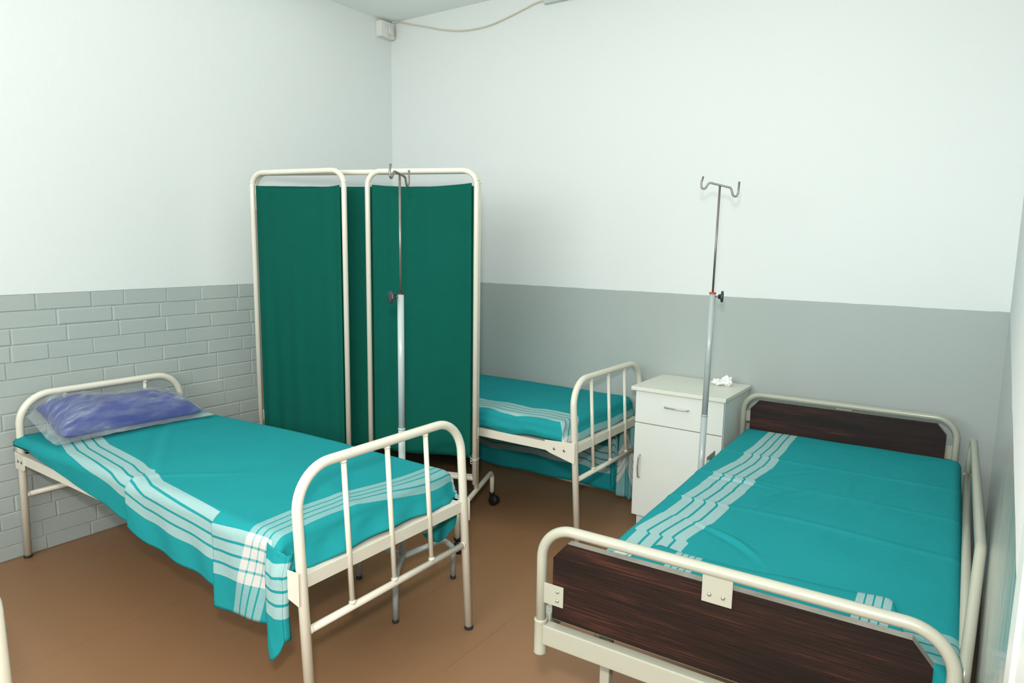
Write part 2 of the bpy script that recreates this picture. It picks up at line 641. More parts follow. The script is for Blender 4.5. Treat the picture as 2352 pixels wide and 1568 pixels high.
def make_iron_bed():
    root = empty('iron_bed', (0, 0, 0))
    # foot frame: x at floor 1.977, at z .80 1.930 (local), near post y=0, far post y=BW
    def foot_x(z): return 1.977 - 0.060 * z
    def head_x(z): return 0.0 + 0.060 * z
    zt, zh = 0.808, 0.752
    bm = bmesh.new()
    tube(bm, [(foot_x(0.012), 0, 0.012), (foot_x(zt), 0, zt), (foot_x(zt), BW, zt), (foot_x(0.012), BW, 0.012)], R_T, 16, 0.125, 12)
    new_obj('foot_frame', bm, M_CREAM, root)
    bm = bmesh.new()
    tube(bm, [(head_x(0.012), 0, 0.012), (head_x(zh), 0, zh), (head_x(zh), BW, zh), (head_x(0.012), BW, 0.012)], R_T, 16, 0.125, 12)
    new_obj('head_frame', bm, M_CREAM, root)
    for (fx, sgn) in ((foot_x, 1), (head_x, -1)):
        for y in (0, BW):
            bm = bmesh.new()
            lathe(bm, [(0.0150, 0), (0.0172, 0.002), (0.0172, 0.012), (0.0160, 0.014)], (fx(0), y, 0), 'Z', 16)
            new_obj('rubber_foot', bm, M_RUBBER, root)
        zc = 0.332 if sgn == 1 else 0.300
        bm = bmesh.new(); tube(bm, [(fx(zc), R_T * 0.6, zc), (fx(zc), BW - R_T * 0.6, zc)], 0.0118, 12)
        for y in (R_T * 1.05, BW - R_T * 1.05):      # weld collars
            lathe(bm, [(0.0125, -0.003), (0.0145, 0), (0.0125, 0.003)], (fx(zc), y, zc), 'Y', 12)
        new_obj('crossbar', bm, M_CREAM, root)
        ztop = zt if sgn == 1 else zh
        for k in (1, 2, 3) if sgn == 1 else (1, 3):
            yb = 0.001 + BW * k / 4.0 - (0.006 if sgn == 1 else 0)
            bm = bmesh.new(); tube(bm, [(fx(zc + 0.006), yb, zc + 0.006), (fx(ztop - 0.012), yb, ztop - 0.012)], 0.0087, 10)
            lathe(bm, [(0.0100, 0), (0.0125, 0.006), (0.0098, 0.012)], (fx(zc), yb, zc + 0.008), 'Z', 10)
            lathe(bm, [(0.0095, 0), (0.0120, 0.006), (0.0100, 0.010)], (fx(ztop), yb, ztop - 0.024), 'Z', 10)
            new_obj('upright_bar', bm, M_CREAM, root)
        # end angle rail between the posts
        x = fx(0.48)
        bm = bmesh.new()
        xo = x
        box(bm, xo - 0.002, xo + 0.002, 0.002, BW - 0.002, 0.458, 0.500)
        box(bm, min(xo, xo - sgn * 0.050), max(xo, xo - sgn * 0.050), 0.002, BW - 0.002, 0.496, 0.500)
        new_obj('end_rail', bm, M_CREAM, root, smooth=False, bevel=0.0012)
    for y, sg in ((0, -1), (BW, 1)):
        bm = bmesh.new()
        yo = y + sg * 0.0175
        box(bm, 0.045, 1.930, yo - 0.002, yo + 0.002, 0.458, 0.500)
        box(bm, 0.045, 1.930, min(yo, yo - sg * 0.036), max(yo, yo - sg * 0.036), 0.496, 0.500)
        new_obj('side_rail', bm, M_CREAM, root, smooth=False, bevel=0.0012)
        for xe, d in ((head_x(0.47), 1), (foot_x(0.47), -1)):
            bm = bmesh.new()
            ya, yb = (yo + sg * 0.002, yo + sg * 0.0055)
            out = [(xe - d * 0.012, 0.520 if sg < 0 else 0.502), (xe + d * 0.155, 0.510), (xe + d * 0.155, 0.462), (xe + d * 0.125, 0.450), (xe - d * 0.012, 0.418)]
            if d == 1:
                out = [(xe - 0.010, 0.506), (xe + 0.085, 0.500), (xe + 0.085, 0.440), (xe + 0.075, 0.432), (xe - 0.010, 0.428)]
            prism(bm, out, 'Y', min(ya, yb), max(ya, yb))
            pl = new_obj('corner_plate', bm, M_CREAM, root, smooth=False, bevel=0.001)
            for bx in ((0.10, 0.045) if d == -1 else (0.025, 0.060)):
                bm = bmesh.new()
                bolt(bm, (xe + d * bx, max(ya, yb) if sg > 0 else min(ya, yb), 0.475 if d == -1 else 0.468), 'Y', 0.0055, 0.004)
                b = new_obj('bolt', bm, M_BOLT, pl)
                if sg < 0:
                    for v in b.data.vertices:
                        v.co.y = 2 * min(ya, yb) - v.co.y
    bm = bmesh.new()
    for k in range(9):
        x = 0.16 + k * 0.205
        box(bm, x - 0.014, x + 0.014, 0.0, BW, 0.484, 0.495)
    new_obj('bed_slats', bm, M_CREAM, root, smooth=False)
    return root


bed_a = make_iron_bed()
AX, AY = 0.0255, -2.376
bed_a.location = (AX, AY, 0)
tag(bed_a, 'cream tubular iron bed carrying the bagged blue pillow, head against the brick wall', 'bed', 'cream iron beds')
bed_b = copy_tree(bed_a)
BX, BY = 0.010, -0.790
bed_b.location = (BX, BY, 0)
tag(bed_b, 'cream tubular iron bed along the back wall, half hidden by the green folding screen', 'bed', 'cream iron beds')
bed_d = copy_tree(bed_a)
bed_d.location = (-0.045, -3.075 - BW, 0)
tag(bed_d, 'cream iron bed of which only a rounded foot corner shows at lower left', 'bed', 'cream iron beds')


# ------------------------------------------------------------------ mattresses
def mattress(name, x0, x1, y0, y1, z0, z1, mat, r=0.028):
    bm = bmesh.new()
    box(bm, x0, x1, y0, y1, z0, z1)
    o = new_obj(name, bm, mat, bevel=0.0)
    b = o.modifiers.new('bevel', 'BEVEL'); b.width = r; b.segments = 5
    return o


# mattresses sit on the slats; origin is set at the base centre
def recenter(o, c):
    c = Vector(c)
    for v in o.data.vertices:
        v.co -= c
    o.location = c
    return o


ma = mattress('mattress', 0.075, 1.880, AY + 0.004, AY + BW - 0.004, 0.501, 0.560, M_NAVY)
recenter(ma, (1.0, AY + BW / 2, 0.501))
tag(ma, 'thin dark blue vinyl mattress showing under the sheet at the head of the pillow bed', 'mattress', 'thin blue mattresses')
mb = mattress('mattress', 0.07, 1.845, BY + 0.030, BY + BW - 0.006, 0.501, 0.572, M_NAVY)
recenter(mb, (1.0, BY + BW / 2, 0.501))
tag(mb, 'thin mattress covered by teal sheet on the bed behind the green screen', 'mattress', 'thin blue mattresses')


# ------------------------------------------------------------------ sheet on bed A
def build_sheet_a():
    bm = bmesh.new()
    uvl = bm.loops.layers.uv.new('UVMap')
    yn, yf = AY - 0.027, AY + BW + 0.022
    XE = 1.868
    ra = 0.036
    P1, P2, P3 = 1.052, 1.587, 1.872
    hem = [(0.05, 0.556), (0.11, 0.553), (0.3, 0.525), (0.54, 0.496), (0.91, 0.456), (1.0, 0.436), (P1, 0.432),
           (P1 + 0.006, 0.424), (1.18, 0.392), (1.41, 0.372), (P2, 0.357), (P2 + 0.006, 0.300), (1.72, 0.312), (1.84, 0.318), (1.95, 0.31)]
    hoff = [(0.05, 0.150), (0.5, 0.095), (P2, 0.088), (P2 + 0.006, 0.112), (2, 0.106)]

    def ztop(x, y):
        h = lerp(0.571, 0.600, ss(0.1, 1.2, x))
        h += 0.003 * nz(x * 2.2, y * 2.6, 1.0) + 0.0016 * nz(x * 7, y * 7, 3.0)
        # long shallow diagonal creases across the middle
        d = (x - 0.42) * 0.62 + (y - (-1.95))
        h += 0.0045 * math.exp(-((d - 0.05) / 0.022) ** 2) * ss(0.3, 0.5, x) * (1 - ss(0.95, 1.2, x))
        h -= 0.0045 * math.exp(-((d - 0.00) / 0.03) ** 2) * ss(0.3, 0.5, x) * (1 - ss(0.95, 1.2, x))
        d2 = (x - 1.1) * 0.9 - (y + 2.33)
        h += 0.004 * math.exp(-(d2 / 0.02) ** 2) * (1 - ss(1.2, 1.42, x)) * ss(1.0, 1.08, x)
        d3 = (y + 2.05) + 0.35 * (x - 1.75)
        h += 0.004 * math.exp(-(d3 / 0.03) ** 2) * ss(1.5, 1.8, x)
        return h

    def pleat(x):
        return (0.011 * (1 - ss(P1, P1 + 0.35, x)) if x >= P1 else 0) + (0.013 * (1 - ss(P2, P2 + 0.3, x)) if x >= P2 else 0) \
            + (0.004 * math.sin(x * 19 + 1.0)) * 0.5

    Yarc = ra * PI / 2

    def section(x, s_kind, t, upper_only=False):
        """returns (y, z, s) for piece s_kind at fraction t"""
        zt_n = ztop(x, yn + ra)
        zh = interp(hem, x)
        vlen = max(zt_n - ra - zh, 0.0)
        pl = pleat(x)
        if s_kind == 0:      # near drape, bottom to top
            z = zh + vlen * t
            k = 1 - t
            drop = zt_n - ra - z
            y = yn - pl - 0.006 * nz(x * 9, z * 4, 7) * min(1, drop * 14) - 0.004 * math.sin(x * 31 + z * 9) * min(1, drop * 8)
            if x < 0.35:
                y -= 0.0
            return y, z, vlen * t
        if s_kind == 1:
            a = t * PI / 2
            y = yn - pl * (1 - t) + ra * (1 - math.cos(a))
            z = zt_n - ra + ra * math.sin(a)
            return y, z, vlen + Yarc * t
        if s_kind == 2:
            y = lerp(yn + ra, yf - ra, t)
            return y, ztop(x, y), vlen + Yarc + (y - yn - ra)
        zt_f = ztop(x, yf - ra)
        base = vlen + Yarc + (yf - yn - 2 * ra)
        if s_kind == 3:
            a = t * PI / 2
            return yf - ra + ra * math.sin(a), zt_f - ra + ra * math.cos(a), base + Yarc * t
        hf = interp([(0.05, 0.50), (1.55, 0.46), (1.95, 0.45)], x)
        L = max(zt_f - ra - hf, 0.002)
        z = zt_f - ra - L * t
        y = yf + 0.010 * math.sin(x * 40) * t * ss(1.5, 1.8, x)
        return y, z, base + Yarc + L * t

    def V_of(x, z, y):
        tt = ss(yn, yf, y)
        return 1.15 * (x - 1.757 - 0.05 * tt + 0.012 * math.sin((y + 2.3) * 9)) + 0.34 * max(0.0, 0.585 - z)

    pieces = [(0, 26), (1, 7), (2, 60), (3, 6), (4, 14)]
    xs = [0.055 + i * 0.0105 for i in range(int((XE - 0.055) / 0.0105) + 1)]
    for p in (P1, P2):
        xs += [p - 0.0004, p + 0.0062]
        xs = [x for x in xs if not (p - 0.0003 < x < p + 0.006)]
    xs = sorted(xs + [XE])
    sec = []
    for k, n in pieces:
        for i in range(n + (1 if k == 4 else 0)):
            sec.append((k, i / n))
    V = []
    for x in xs:
        rowv = []
        for k, t in sec:
            y, z, s = section(x, k, t)
            rowv.append((bm.verts.new((x, y, z)), (s - interp(hoff, x), V_of(x, z, y))))
        V.append(rowv)
    for i in range(len(xs) - 1):
        for j in range(len(sec) - 1):
            q = (V[i][j], V[i + 1][j], V[i + 1][j + 1], V[i][j + 1])
            f = bm.faces.new([a[0] for a in q])
            for lp, a in zip(f.loops, q):
                lp[uvl].uv = a[1]
    # foot end: arc over the mattress end, down to the rail, hem rolled under
    up_sec = [(k, t) for k, t in sec if k in (1, 2, 3)] + [(4, 0.0)]
    r2 = 0.040
    steps = 16
    last = V[-1][26:26 + len(up_sec)]
    prev = None
    for i in range(1, steps + 1):
        t = i / steps
        cur = []
        for (k, tt), base in zip(up_sec, last):
            p0 = base[0].co
            total = 0.150
            s = total * t
            wob = 0.006 * nz(p0.y * 6, 2.0, t * 2)
            hz = 0.507 + 0.007 * math.sin((p0.y + 2.2) * 8.5)
            if s < r2 * PI / 2:
                a = s / r2
                xx, dd = r2 * math.sin(a), r2 * (1 - math.cos(a))
            else:
                xx, dd = r2 + (0.012 + 0.034 * ss(yn + 0.02, yn + 0.09, p0.y) * (1 - ss(yf - 0.09, yf - 0.02, p0.y))) * (s - r2 * PI / 2) / 0.09, r2 + (s - r2 * PI / 2)
            full = r2 + (total - r2 * PI / 2)
            frac = dd / full
            z = p0.z + (hz - p0.z) * frac
            # folds in the hanging end
            fold = 0.007 * math.sin(p0.y * 33 + t * 5) * ss(0.3, 0.9, t) + 0.010 * nz(p0.y * 7, t * 4, 9) * ss(0.2, 0.7, t)
            x = XE + xx + fold * 0.7
            if t > 0.93:
                x += 0.006
            cur.append((bm.verts.new((x, p0.y, z)), (base[1][0] + 0.07 * min(1, t * 4), base[1][1] + s)))
        a = last if prev is None else prev
        for j in range(len(up_sec) - 1):
            q = (a[j], cur[j], cur[j + 1], a[j + 1])
            f = bm.faces.new([c[0] for c in q])
            for lp, c in zip(f.loops, q):
                lp[uvl].uv = c[1]
        prev = cur
    # corner strip hanging from the folded corner
    def strip(u, v):
        x = lerp(1.856, 1.933, u)
        zb = interp([(0, 0.270), (0.25, 0.225), (0.45, 0.232), (0.8, 0.262), (1, 0.300)], u)
        zt2 = lerp(0.578, 0.556, u)
        z = lerp(zb, zt2, v)
        y = yn + lerp(-0.010, 0.008 * u, ss(0.75, 1.0, v)) - 0.010 * math.sin(u * PI) * (0.2 + 0.8 * (1 - v)) + 0.004 * nz(u * 3, z * 12, 2)
        s = z - 0.372 + 0.006 * math.sin(u * PI)
        return Vector((x, y, z)), (s, 0.3)
    grid(bm, uvl, 12, 40, strip)
    # returns of the strip so that the fold reads as cloth, not card
    def ret(u, v):
        p, uv = strip(0.0, v)
        return p + Vector((0.006 * u, 0.014 * u, 0)), uv
    grid(bm, uvl, 2, 20, ret)
    def ret2(u, v):
        p, uv = strip(1.0, v)
        return p + Vector((0.004 * math.sin(u * PI), 0.022 * u, 0)), uv
    grid(bm, uvl, 3, 20, ret2)
    # far corner hanging under the foot rail
    def far(u, v):
        x = lerp(1.700, 1.945, u)
        zb = interp([(0, 0.44), (0.155, 0.325), (0.34, 0.278), (0.48, 0.278), (0.69, 0.315), (0.88, 0.38), (1, 0.46)], u)
        z = lerp(0.53, zb, v)
        y = yf + 0.004 + 0.012 * math.sin(u * 13 + v * 2) * v - 0.03 * ss(0.8, 1.0, u)
        return Vector((x, y, z)), (1.02 + 0.13 * u + (0.50 - z) * 0.5 + 0.02 * math.sin(v * 6 + u * 5), 0.3)
    grid(bm, uvl, 24, 20, far)
    o = new_obj('bed_sheet', bm, M_SHEET)
    m = o.modifiers.new('thick', 'SOLIDIFY'); m.thickness = 0.0016; m.offset = 1
    return o


sa = build_sheet_a()
recenter(sa, (1.0, AY + BW / 2, 0.56))
tag(sa, 'teal sheet with pale striped borders hanging low over the near side of the pillow bed', 'bed sheet', 'teal striped bed sheets')


# ------------------------------------------------------------------ sheet on bed B
def build_sheet_b():
    bm = bmesh.new()
    uvl = bm.loops.layers.uv.new('UVMap')
    yn, yf = BY - 0.012, BY + BW + 0.030
    XE = 1.866
    ra = 0.038

    def ztop(x, y):
        return 0.602 + 0.004 * nz(x * 3, y * 3, 5) + 0.002 * nz(x * 11, y * 11, 6)

    def sect(x):
        zt = ztop(x, yn + ra)
        pts = []
        zh = 0.503 + 0.010 * max(0, math.sin(x * 7.5 + 0.4)) + 0.004 * math.sin(x * 23)
        n = 8
        L = zt - ra - zh
        for i in range(n):
            t = i / n
            bul = 0.010 * math.sin(t * PI) + 0.005 * nz(x * 9, t * 3, 4)
            pts.append((yn - bul, zh + L * t, L * t))
        for i in range(7):
            a = i / 7 * PI / 2
            pts.append((yn + ra * (1 - math.cos(a)), zt - ra + ra * math.sin(a), L + ra * a))
        b = L + ra * PI / 2
        n = 44
        for i in range(n):
            y = lerp(yn + ra, yf - ra, i / n)
            pts.append((y, ztop(x, y), b + y - yn - ra))
        b += yf - yn - 2 * ra
        for i in range(5):
            a = i / 5 * PI / 2
            pts.append((yf - ra + ra * math.sin(a), zt - ra + ra * math.cos(a), b + ra * a))
        b += ra * PI / 2
        zb = 0.016 + 0.006 * math.sin(x * 5)
        for i in range(31):
            t = i / 30
            z = lerp(zt - ra, zb, t)
            y = yf - 0.003 + 0.010 * math.sin(x * 17 + 0.6) * ss(0, 0.5, t) - 0.006
            pts.append((y, z, b + (zt - ra - z)))
        return pts

    def U(s, x):
        sf = s - 0.104 - 0.0025 * math.sin(x * 40) - 0.008 * math.exp(-((x - 1.42) / 0.05) ** 2) + 0.012 * math.exp(-((x - 1.62) / 0.04) ** 2)
        if s > 1.0:
            sf = s - 1.30 + 1.0 + 0.155
        elif s > 0.90:
            sf = lerp(0.80, 0.99, (s - 0.9) * 10) if s < 1.0 else sf
        return sf
    xs = [0.055 + i * 0.016 for i in range(int((XE - 0.055) / 0.016) + 1)] + [XE]
    V = []
    for x in xs:
        V.append([(bm.verts.new((x, y, z)), (U(s, x), x - 2.2)) for y, z, s in sect(x)])
    for i in range(len(xs) - 1):
        for j in range(len(V[0]) - 1):
            q = (V[i][j], V[i + 1][j], V[i + 1][j + 1], V[i][j + 1])
            f = bm.faces.new([a[0] for a in q])
            for lp, a in zip(f.loops, q):
                lp[uvl].uv = a[1]
    last = V[-1][0:8 + 7 + 44 + 5 + 1]
    prev = last
    r2 = 0.040
    for i in range(1, 15):
        t = i / 14
        cur = []
        for base in last:
            p0 = base[0].co
            s = 0.115 * t
            if s < r2 * PI / 2:
                a = s / r2
                xx, dd = r2 * math.sin(a), r2 * (1 - math.cos(a))
            else:
                xx, dd = r2 + 0.028 * (s - r2 * PI / 2) / 0.052, r2 + (s - r2 * PI / 2)
            full = r2 + (0.115 - r2 * PI / 2)
            hz = 0.505 + 0.004 * math.sin(p0.y * 21)
            z = p0.z + (hz - p0.z) * dd / full
            ctr = (p0.y - (yn + yf) / 2) / ((yf - yn) / 2)
            y = p0.y
            x = XE + xx * (1 - 0.25 * abs(ctr) ** 6) + 0.006 * nz(p0.y * 8, t * 3, 2)
            cur.append((bm.verts.new((x, y, z)), (base[1][0] + 0.10 * t * (1 if base[1][0] < 0.2 else 0), -0.085 + s)))
        for j in range(len(last) - 1):
            q = (prev[j], cur[j], cur[j + 1], prev[j + 1])
            f = bm.faces.new([c[0] for c in q])
            for lp, c in zip(f.loops, q):
                lp[uvl].uv = c[1]
        prev = cur
    # bunched corner hanging down beside the cabinet
    def bunch(u, v):
        s = lerp(0.0, 0.26, u)
        zb = interp([(0, 0.075), (0.25, 0.045), (0.6, 0.02), (1, 0.022)], u)
        z = lerp(0.498, zb, v)
        fold = math.sin(u * 17) * 0.016 * (0.4 + 0.6 * v)
        x = 1.795 + 0.155 * u + 0.012 * math.sin(u * 9 + 1) * v
        y = -0.085 - fold - 0.02 * u
        return Vector((x, y, z)), (0.86 + 0.42 * v + 0.05 * math.sin(u * 11), lerp(-0.08, 0.10, u))
    grid(bm, uvl, 36, 26, bunch)
    o = new_obj('bed_sheet', bm, M_SHEET)
    m = o.modifiers.new('thick', 'SOLIDIFY'); m.thickness = 0.0016; m.offset = 1
    return o


sb = build_sheet_b()
recenter(sb, (1.0, BY + BW / 2, 0.56))
tag(sb, 'teal sheet with pale stripes along its edge on the bed behind the green screen', 'bed sheet', 'teal striped bed sheets')


# ------------------------------------------------------------------ pillow in a plastic bag
def build_pillow():
    root = empty('pillow', (0.235, -2.02, 0.585))
    tag(root, 'blue pillow sealed in a wrinkled clear plastic bag at the head of the iron bed', 'pillow')
    cx, cy, cz = 0.235, -2.02, 0.0
    hx, hy = 0.150, 0.300

    def ztab(x, y):
        return 0.003

    def shape(u, v, side, g=0.0, seed=0):
        # u, v in -1..1
        e = max(0.0, (1 - abs(u) ** 2.6)) ** 0.55 * max(0.0, (1 - abs(v) ** 3.2)) ** 0.5
        px = (hx + g) * u * (1 - 0.07 * (1 - abs(v)) * abs(u) + 0.05 * abs(v) ** 4)
        py = (hy + g) * v * (1 - 0.04 * (1 - abs(u)))
        lift = 0.060 * ss(0.2, -1.0, v) * ss(0.6, -1.0, u) if False else 0.0
        tl = ss(-0.1, 1.0, -v) * ss(-0.4, 1.0, -u) * 0.070
        mid = 0.030 + tl
        top = 0.136 * e
        w1 = 0.010 * nz(u * 2.1 + seed, v * 3.0, 2 + seed) * e + 0.004 * nz(u * 6, v * 8, 5 + seed) * e
        if side > 0:
            z = mid + top * 0.78 + w1 + g * e
        else:
            z = max(mid - top * 0.40, 0.004 + tl * 0.5) - g * 0.1
        yy = py
        xx = px
        return Vector((xx, yy, z))
    for name, g, mat, seed in (('pillow_body', 0.0, M_BLUE, 0),):
        bm = bmesh.new()
        bm.loops.layers.uv.new('UVMap')
        uvl = bm.loops.layers.uv.active
        n = 44
        for side in (1, -1):
            grid(bm, uvl, n, n, lambda a, b: (shape(math.sin((a * 2 - 1) * PI / 2), math.sin((b * 2 - 1) * PI / 2), side, g, seed), (a, b)))
        bmesh.ops.remove_doubles(bm, verts=bm.verts, dist=0.0005)
        new_obj(name, bm, mat, root)
    # film: loose envelope with flat welded margins
    bm = bmesh.new()
    uvl = bm.loops.layers.uv.new('UVMap')

    def film(a, b, side):
        u, v = a * 2 - 1, b * 2 - 1
        U, Vv = u * 1.19, v * 1.12
        uc, vc = max(-1, min(1, U)), max(-1, min(1, Vv))
        p = shape(uc, vc, side, 0.006, 3)
        ex = (U - uc) * hx
        ey = (Vv - vc) * hy
        cr = 0.018 * abs(nz(u * 2.5 + 2, v * 5.0, 8)) + 0.009 * abs(nz(u * 9, v * 11, 4))
        inner = (1 - abs(u) ** 6) * (1 - abs(v) ** 6)
        p = p + Vector((ex, ey, 0))
        if side > 0:
            p.z += 0.003 + cr * inner
        else:
            p.z = p.z - 0.001
        if abs(U) > 1 or abs(Vv) > 1:
            out = max(abs(U) - 1, abs(Vv) - 1)
            tl = ss(-0.1, 1.0, -v) * ss(-0.4, 1.0, -u) * 0.070
            tgt = 0.010 + tl + 0.004 * nz(u * 8, v * 8, 1)
            k = min(1, out / 0.10)
            p.z = p.z * (1 - k) + tgt * k + (0.0012 if side > 0 else -0.0012)
        return p, (a, b)
    grid(bm, uvl, 60, 76, lambda a, b: film(a, b, 1))
    grid(bm, uvl, 30, 38, lambda a, b: film(a, b, -1))
    f = new_obj('plastic_bag', bm, M_FILM, root)
    f['label'] = 'clear wrinkled plastic bag around the pillow'
    root.rotation_euler = (0, 0, math.radians(-3))
    return root


build_pillow()


# ------------------------------------------------------------------ hospital bed C
def build_bed_c():
    TH = math.radians(2.2)
    root = empty('hospital_bed', (2.562, -0.19, 0), TH)
    tag(root, 'grey-cream hospital bed with dark wood-grain end boards against the right wall', 'bed')
    LW, LL = 0.884, 1.962
    r = 0.0132

    def end_frame(name, y, zt, zb, rad):
        bm = bmesh.new()
        tube(bm, [(0, y, zb), (0, y, zt), (LW, y, zt), (LW, y, zb)], r, 16, rad, 12)
        return new_obj(name, bm, M_GREYCREAM, root)
    ef = end_frame('head_frame', 0, 0.737, 0.42, 0.085)
    ff = end_frame('foot_frame', -LL, 0.747, 0.42, 0.085)
    # frame: sockets, cross rails, side rails
    for y in (0, -LL):
        for x in (0, LW):
            bm = bmesh.new()
            lathe(bm, [(0.0165, 0), (0.0175, 0.002), (0.0165, 0.006), (0.0165, 0.088), (0.0175, 0.092), (0.0150, 0.094)], (x, y, 0.402), 'Z', 18)
            new_obj('post_socket', bm, M_GREYCREAM, root)
        bm = bmesh.new(); box(bm, 0.012, LW - 0.012, y - 0.011, y + 0.019, 0.432, 0.485)
        new_obj('end_rail', bm, M_GREYCREAM, root, smooth=False, bevel=0.003)
    for x in (0.0, LW):
        bm = bmesh.new(); box(bm, x - 0.014, x + 0.016, -LL + 0.02, -0.012, 0.448, 0.503)
        new_obj('side_rail', bm, M_GREYCREAM, root, smooth=False, bevel=0.003)
    bm = bmesh.new(); box(bm, 0.018, LW - 0.018, -LL + 0.03, -0.03, 0.485, 0.500)
    new_obj('mattress_platform', bm, M_PLATFORM, root, smooth=False)
    # boards with clipped corners
    def board(name, y0, y1, x0, x1, z0, z1, c):
        bm = bmesh.new()
        out = [(x0, z0), (x1, z0), (x1, z1 - c), (x1 - c * 0.85, z1), (x0 + c * 0.85, z1), (x0, z1 - c)]
        prism(bm, out, 'Y', y0, y1)
        o = new_obj(name, bm, [M_WOOD, M_EDGE], root, smooth=False)
        for p in o.data.polygons:
            if abs(p.normal.y) < 0.5:
                p.material_index = 1
        return o
    hb = board('headboard', -0.012, 0.010, 0.036, 0.846, 0.500, 0.714, 0.045)
    fb = board('footboard', -LL - 0.003, -LL + 0.020, 0.034, 0.850, 0.508, 0.716, 0.045)

    def bracket(x0, x1, z0, z1, y, screws):
        bm = bmesh.new(); box(bm, x0, x1, y - 0.0016, y + 0.0016, z0, z1)
        b = new_obj('board_bracket', bm, M_GREYCREAM, root, smooth=False, bevel=0.0006)
        for sx, sz in screws:
            bm = bmesh.new()
            lathe(bm, [(0.0050, 0), (0.0046, -0.0018), (0.0030, -0.0034), (0.0012, -0.0040)], (sx, y - 0.0016, sz), 'Y', 12)
            new_obj('screw', bm, M_CHROME, b)
    yb = -LL - 0.0048
    bracket(0.004, 0.066, 0.545, 0.599, yb, [(0.050, 0.584), (0.050, 0.560)])
    bracket(0.410, 0.476, 0.674, 0.746, yb, [(0.427, 0.693), (0.457, 0.693)])
    bracket(LW - 0.066, LW - 0.004, 0.545, 0.599, yb, [(LW - 0.050, 0.584), (LW - 0.050, 0.560)])
    yh = 0.0120
    for (x0, x1, z0, z1) in ((0.004, 0.066, 0.600, 0.650), (0.410, 0.476, 0.680, 0.736), (LW - 0.066, LW - 0.004, 0.560, 0.620)):
        bm = bmesh.new(); box(bm, x0, x1, yh - 0.0016, yh + 0.0016, z0, z1)
        new_obj('board_bracket', bm, M_GREYCREAM, root, smooth=False, bevel=0.0006)
    # under frame: legs, casters, stretchers
    for y in (-0.14, -LL + 0.085):
        for x in (0.150, LW - 0.150):
            bm = bmesh.new(); box(bm, x - 0.0135, x + 0.0135, y - 0.0135, y + 0.0135, 0.085, 0.45)
            lg = new_obj('leg', bm, M_GREYCREAM, root, smooth=False, bevel=0.003)
            bm = bmesh.new()
            lathe(bm, [(0.030, -0.012), (0.036, -0.009), (0.036, 0.009), (0.030, 0.012)], (x, y, 0.036), 'X', 22)
            box(bm, x - 0.017, x - 0.014, y - 0.014, y + 0.014, 0.03, 0.086)
            box(bm, x + 0.014, x + 0.017, y - 0.014, y + 0.014, 0.03, 0.086)
            box(bm, x - 0.017, x + 0.017, y - 0.014, y + 0.014, 0.080, 0.086)
            new_obj('caster', bm, M_BLACK, lg, bevel=0.0)
        bm = bmesh.new(); box(bm, 0.16, LW - 0.16, y - 0.010, y + 0.010, 0.20, 0.225)
        new_obj('stretcher', bm, M_GREYCREAM, root, smooth=False, bevel=0.002)
    bm = bmesh.new()
    tube(bm, [(0.118, -LL + 0.10, 0.45), (0.118, -LL + 0.10, 0.418), (0.133, -LL + 0.10, 0.390)], 0.011, 12, 0.012, 5)
    new_obj('crank_bracket', bm, M_GREYCREAM, root)
    bm = bmesh.new()
    box(bm, -0.018, -0.0145, -0.52, -0.40, 0.475, 0.545)
    box(bm, -0.0145, 0.006, -0.52, -0.50, 0.500, 0.530)
    rb = new_obj('guard_bracket', bm, M_GREYCREAM, root, smooth=False, bevel=0.001)
    bm = bmesh.new(); lathe(bm, [(0.006, 0), (0.006, 0.004), (0.003, 0.005)], (-0.018, -0.465, 0.522), 'X', 10)
    new_obj('bolt', bm, M_STEEL, rb)
    # folded safety rail along the wall side (world coordinates -> local)
    inv = (Matrix.Translation((2.562, -0.19, 0)) @ Matrix.Rotation(TH, 4, 'Z')).inverted()
    L = lambda x, y, z: tuple(inv @ Vector((x, y, z)))
    bm = bmesh.new()
    tube(bm, [L(3.498, -0.40, 0.575), L(3.505, -0.43, 0.727), L(3.5460, -1.60, 0.732), L(3.5385, -1.86, 0.545), L(3.5370, -1.885, 0.46)], 0.0128, 14, 0.05, 9)
    sr = new_obj('side_guard', bm, M_GREYCREAM, root)
    bm = bmesh.new()
    tube(bm, [L(3.497, -0.41, 0.575), L(3.5355, -1.81, 0.568)], 0.0120, 14)
    lathe(bm, [(0.013, -0.006), (0.0150, 0.0), (0.013, 0.006)], L(3.498, -0.405, 0.578), 'Z', 14)
    new_obj('guard_rail', bm, M_GREYCREAM, root)
    bm = bmesh.new()
    tube(bm, [L(3.499, -0.415, 0.575), L(3.499, -0.44, 0.47)], 0.0118, 12)
    new_obj('guard_post', bm, M_GREYCREAM, root)
    return root, TH


bed_c, TH_C = build_bed_c()
MC = Matrix.Translation((2.562, -0.19, 0)) @ Matrix.Rotation(TH_C, 4, 'Z')

bm = bmesh.new(); box(bm, 0.030, 0.894, -1.925, -0.030, 0.500, 0.552)
mc = new_obj('mattress', bm, M_NAVY)
b_ = mc.modifiers.new('bevel', 'BEVEL'); b_.width = 0.024; b_.segments = 5
for v in mc.data.vertices:
    v.co -= Vector((0.45, -0.98, 0.5))
mc.location = MC @ Vector((0.45, -0.98, 0.501))
mc.rotation_euler = (0, 0, TH_C)
tag(mc, 'mattress under the teal sheet on the hospital bed by the right wall', 'mattress')


